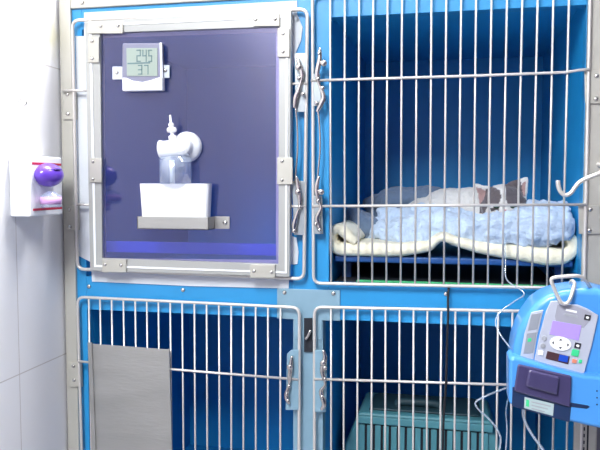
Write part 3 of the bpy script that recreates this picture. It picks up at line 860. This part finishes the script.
sqb(575.4, 353, 3.7, 3.3, M['btn_g']); sqb(574.5, 361.2, 2.3, 2, M['btn_o'], rot=12); sqb(580.5, 361.5, 1.6, 1.8, M['btn_g'], rot=12)
pl('soft_key_strip', [(547.5, 351), (570, 356.5), (568.3, 364.5), (545.5, 358.6)], YI-.0048, .002, M['btn_r'], parent=kp, bevel=.0002)
sqb(563.5, 358.6, 4.6, 3.2, M['btn_b']); 
oval(544.3, 338.3, 2.7, 2.5, YI-.0058, .002, M['btn_grey'], kp); oval(543, 345.8, 2.7, 2.5, YI-.0058, .002, M['btn_grey'], kp); sqb(540.8, 353, 2.7, 2.3, M['btn_w'], rot=8)
# lower housing with the smoky door
hs = pl('lower_housing', [(509, 360), (512, 356), (534, 362), (560, 369.5), (584, 375.5), (604, 377), (620, 380), (634, 388), (634, 428), (612, 431), (590, 427), (566, 421), (540, 413), (509, 405)], YI-.020, .060, M['pumpblue'], bevel=.007, seg=4)
pl('navy_plate', [(512.5, 387), (571.5, 403), (569.5, 422.5), (512, 406.5)], YI-.0225, .006, M['navy'], bevel=.001)
dr_ = pl('pump_door', [(518, 364.5), (572, 376.5), (570.5, 408), (514, 391.5)], YI-.027, .008, M['pumpdoor'], bevel=.003, seg=3)
pl('door_grip', [(529, 370), (560, 377.5), (558, 396), (525.5, 387)], YI-.034, .008, M['pumpdoor'], parent=dr_, bevel=.004, seg=3)
lb = pl('label_plate', [(524.6, 397), (554, 404), (553, 416), (524, 408)], YI-.0232, .001, M['label_g'], bevel=.0002)
pl('label_mark', [(526.3, 399.5), (529.3, 400.3), (528.9, 407), (525.9, 406)], YI-.0238, .0008, M['btn_g'], parent=lb, bevel=0)
for k in range(3): pl('lettering', [(531.5, 401.4+k*3.2), (551-k*3, 406+k*3.1-.4*k), (550.9-k*3, 407+k*3.1-.4*k), (531.4, 402.4+k*3.2)], YI-.0238, .0006, M['btn_grey'], parent=lb, bevel=0)
pl('seam', [(570, 402.5), (588, 405.5), (590, 407), (587, 409), (570, 407)], YI-.0205, .002, M['navy'], bevel=.0005)
for k in range(6): oval(597+(k % 2)*4, 391+k*3.4, .8, .8, YI-.0206, .001, M['navy'], hs, 'speaker_hole', bevel=0, n=10)
# steel bail on top and the clamp behind
mb = MB()
bail = [(592, 290, .02), (586, 281.5, 0), (579, 276.2, -.01), (565, 276.5, -.012), (554, 277.7, -.012), (551.3, 280.5, -.012), (554, 288, -.012), (558.5, 298, -.012), (562, 303, -.012), (567, 303.3, -.012), (570.5, 298, -.012), (573, 290, -.006), (574.5, 283.5, .004), (572, 281, .014), (570.5, 283, .02)]
mb.tube(spline([P(a, c, YI+q) for a, c, q in bail], 6), .0031, 10)
mb.build('bail', M['rod'], PU, smooth=True)
cl = MB(); a_ = P(580, 340, YI+.09)
cl.box((X_rp0-.01, YI+.09, P(580, 395).z), (X_rp1+.01, -.012, P(580, 330).z))
cl.build('clamp', M['navy'], PU, bevel=.004)

# perforated pole bracket below the pump
br = MB()
xb0, xb1 = P(581.5, 430, -.02).x, P(590, 430, -.02).x
zz1, zz0 = P(585, 405, -.02).z, P(585, 600, -.02).z
BRK = MB().box((xb0-.012, -.014, zz0), (xb1+.012, -.0065, zz1)).build('slotted_bracket', M['alu'], bevel=.001)
tag(BRK, 'vertical slotted metal strip on the right post below the infusion pump', 'bracket')
for k in range(22):
    z = zz1-.012-k*.0125
    MB().box((xb0, -.0146, z), (xb0+.007, -.0138, z+.0065)).build('slot', M['slot'], BRK)
MB().box((xb1-.004, -.0146, zz0), (xb1-.001, -.0138, zz1-.002)).build('groove', M['slot'], BRK)

# steel drip hook
YH = -.10
hk = [(557.8, 180.5), (558.8, 187.5), (561.5, 193), (566, 195.3), (571, 192.8), (575, 187.5), (579.5, 182.3), (588, 177.8), (600, 173.3)]
tag(MB().tube(spline([P(a, c, YH) for a, c in hk]+[P(612, 168.5, YH+.012), P(612, 166, YH+.045), P(603, 165, -.02), P(598, 164.5, -.007)], 6), .0037, 10).build('drip_hook', M['rod'], smooth=True), 'bent steel drip hook reaching in front of the cat cage', 'hook')

# clear tubing
def tubing(pts, r, label, grp=None):
    o = MB().tube(spline([P(*q) for q in pts], 7), r, 8).build('drip_tube', M['tubing'], smooth=True)
    tag(o, label, 'tube', grp); return o
tubing([(504, 222, .10), (505, 240, .02), (505.5, 262, .0), (507, 280, -.012), (524, 293, -.022), (515, 301, -.035), (501, 311, -.045), (495.5, 322, -.05), (500, 334, -.06), (508, 345, -.09), (514, 352, -.12)], .0013, 'clear drip tube running from the blue blanket down over the rail to the pump')
tubing([(511, 386, -.15), (502, 389.5, -.10), (486, 396, -.06), (475.5, 402.5, -.05), (479, 410, -.045), (490, 420, -.045), (499, 433, -.045), (500.5, 443, -.045), (497, 458, -.045), (490, 490, -.045)], .0017, 'clear drip tube zigzagging left of the pump in front of the lower door')
tubing([(523.5, 404, -.165), (523, 414, -.15), (526, 424, -.14), (533, 436, -.14), (543, 450, -.14), (556, 475, -.14)], .0024, 'thick clear tube curving down from under the pump door')
tubing([(510, 392, -.15), (506, 410, -.09), (507, 430, -.06), (505, 460, -.05)], .0013, 'thin clear tube hanging straight down at the left edge of the pump')

# ------------------------------------------------------------ socket box and plug-in diffuser on the tiled wall
pn = PW(9, 187, X_wall); yn = pn.y
xf = P(29.5, 187, yn).x
yfar = PW(62.5, 186, xf).y
zt2, zb2 = P(29.5, 155.5, yn).z, P(29.5, 217, yn).z
BOXO = MB().box((X_wall+.0005, yn, zb2), (xf, yfar, zt2)).build('socket_box', M['white_pl'], bevel=.003)
tag(BOXO, 'white box with two red stripes mounted on the tiled wall', 'box')
for (pya, pyb) in ((162.2, 164.6), (208.6, 211)):
    za, zb_ = PW(33, pya, xf).z, PW(33, pyb, xf).z
    MB().box((xf-.0005, PW(32, 163, xf).y, zb_), (xf+.0004, PW(61, 163, xf).y, za)).build('stripe', M['red'], BOXO)
DF = empty('plug_in_diffuser', PW(48, 205, xf), 'purple domed plug-in diffuser with a clear bottle on the white wall box', 'diffuser')
dc = PW(44, 175, xf)
prof = [(.0, 0), (.0165, 0), (.0185, .006), (.0185, .014), (.0165, .022), (.012, .028), (.006, .031), (0, .032)]
s_y = 1.25
o = MB().ell(dc+Vector((.010, 0, 0)), (.024, .036, .0225), sub=4).build('dome', M['purple'], DF, smooth=True)
for k in range(4):
    mbb = MB(); a0 = [dc+Vector((.010+.0225*math.cos(t)*.98, .030*math.sin(t)*.98, -.004+k*.0048)) for t in [R(-80+10*j) for j in range(17)]]
    mbb.tube(a0, .0011, 6).build('rib', M['purple'], DF, smooth=True)
MB().ell(dc+Vector((.030, -.004, .010)), (.004, .012, .003), sub=2).build('vent', mat('deep_purple', (.05, .01, .2), .4), DF, smooth=True)
vc = PW(41.5, 203, xf)
MB().lathe([(.017, 0), (.019, .002), (.019, .022), (.010, .027), (.008, .030)], vc+Vector((.020, 0, -.008)), (0, 0, 1), 24).build('bottle', M['clear'], DF, smooth=True)
MB().lathe([(.0193, .006), (.0193, .020)], vc+Vector((.020, 0, -.008)), (0, 0, 1), 24).build('bottle_label', M['pink'], DF, smooth=True)

# small hook with a hanging white cord above the box
hp = PW(19, 100, X_wall)
HK = MB(); HK.tube(spline([hp+Vector((.0, 0, 0)), hp+Vector((.012, 0, .002)), hp+Vector((.016, 0, -.006)), hp+Vector((.010, 0, -.012))], 5), .0014, 8)
tag(HK.build('wall_hook', M['screw'], smooth=True), 'tiny metal hook on the white tiles above the wall box', 'hook')

# ------------------------------------------------------------ light
def area(name, loc, rot, sx_, sy_, e, col=(1, 1, 1)):
    l = bpy.data.lights.new(name, 'AREA'); l.shape = 'RECTANGLE'; l.size = sx_; l.size_y = sy_; l.energy = e; l.color = col
    o = bpy.data.objects.new(name, l); COL.objects.link(o); o.location = loc; o.rotation_euler = rot
    return o
area('ceiling_lamp', (-.15, .22, 2.66), (0, 0, 0), 1.2, .45, 56, (1, .98, .95))
area('ceiling_lamp', (-.5, -1.9, 2.66), (0, 0, 0), .3, 1.2, 78, (.94, .975, 1))
w = bpy.data.worlds.new('world'); SC.world = w; w.use_nodes = True
w.node_tree.nodes['Background'].inputs[0].default_value = (.9, .95, 1, 1)
w.node_tree.nodes['Background'].inputs[1].default_value = .6

vs = SC.view_settings
vs.view_transform = 'Standard'; vs.look = 'None'; vs.gamma = 1; vs.exposure = .3; vs.use_curve_mapping = False
SC.cycles.max_bounces = 8; SC.cycles.transparent_max_bounces = 16
SC.cycles.use_denoising = True
SC.cycles.denoising_prefilter = 'ACCURATE'
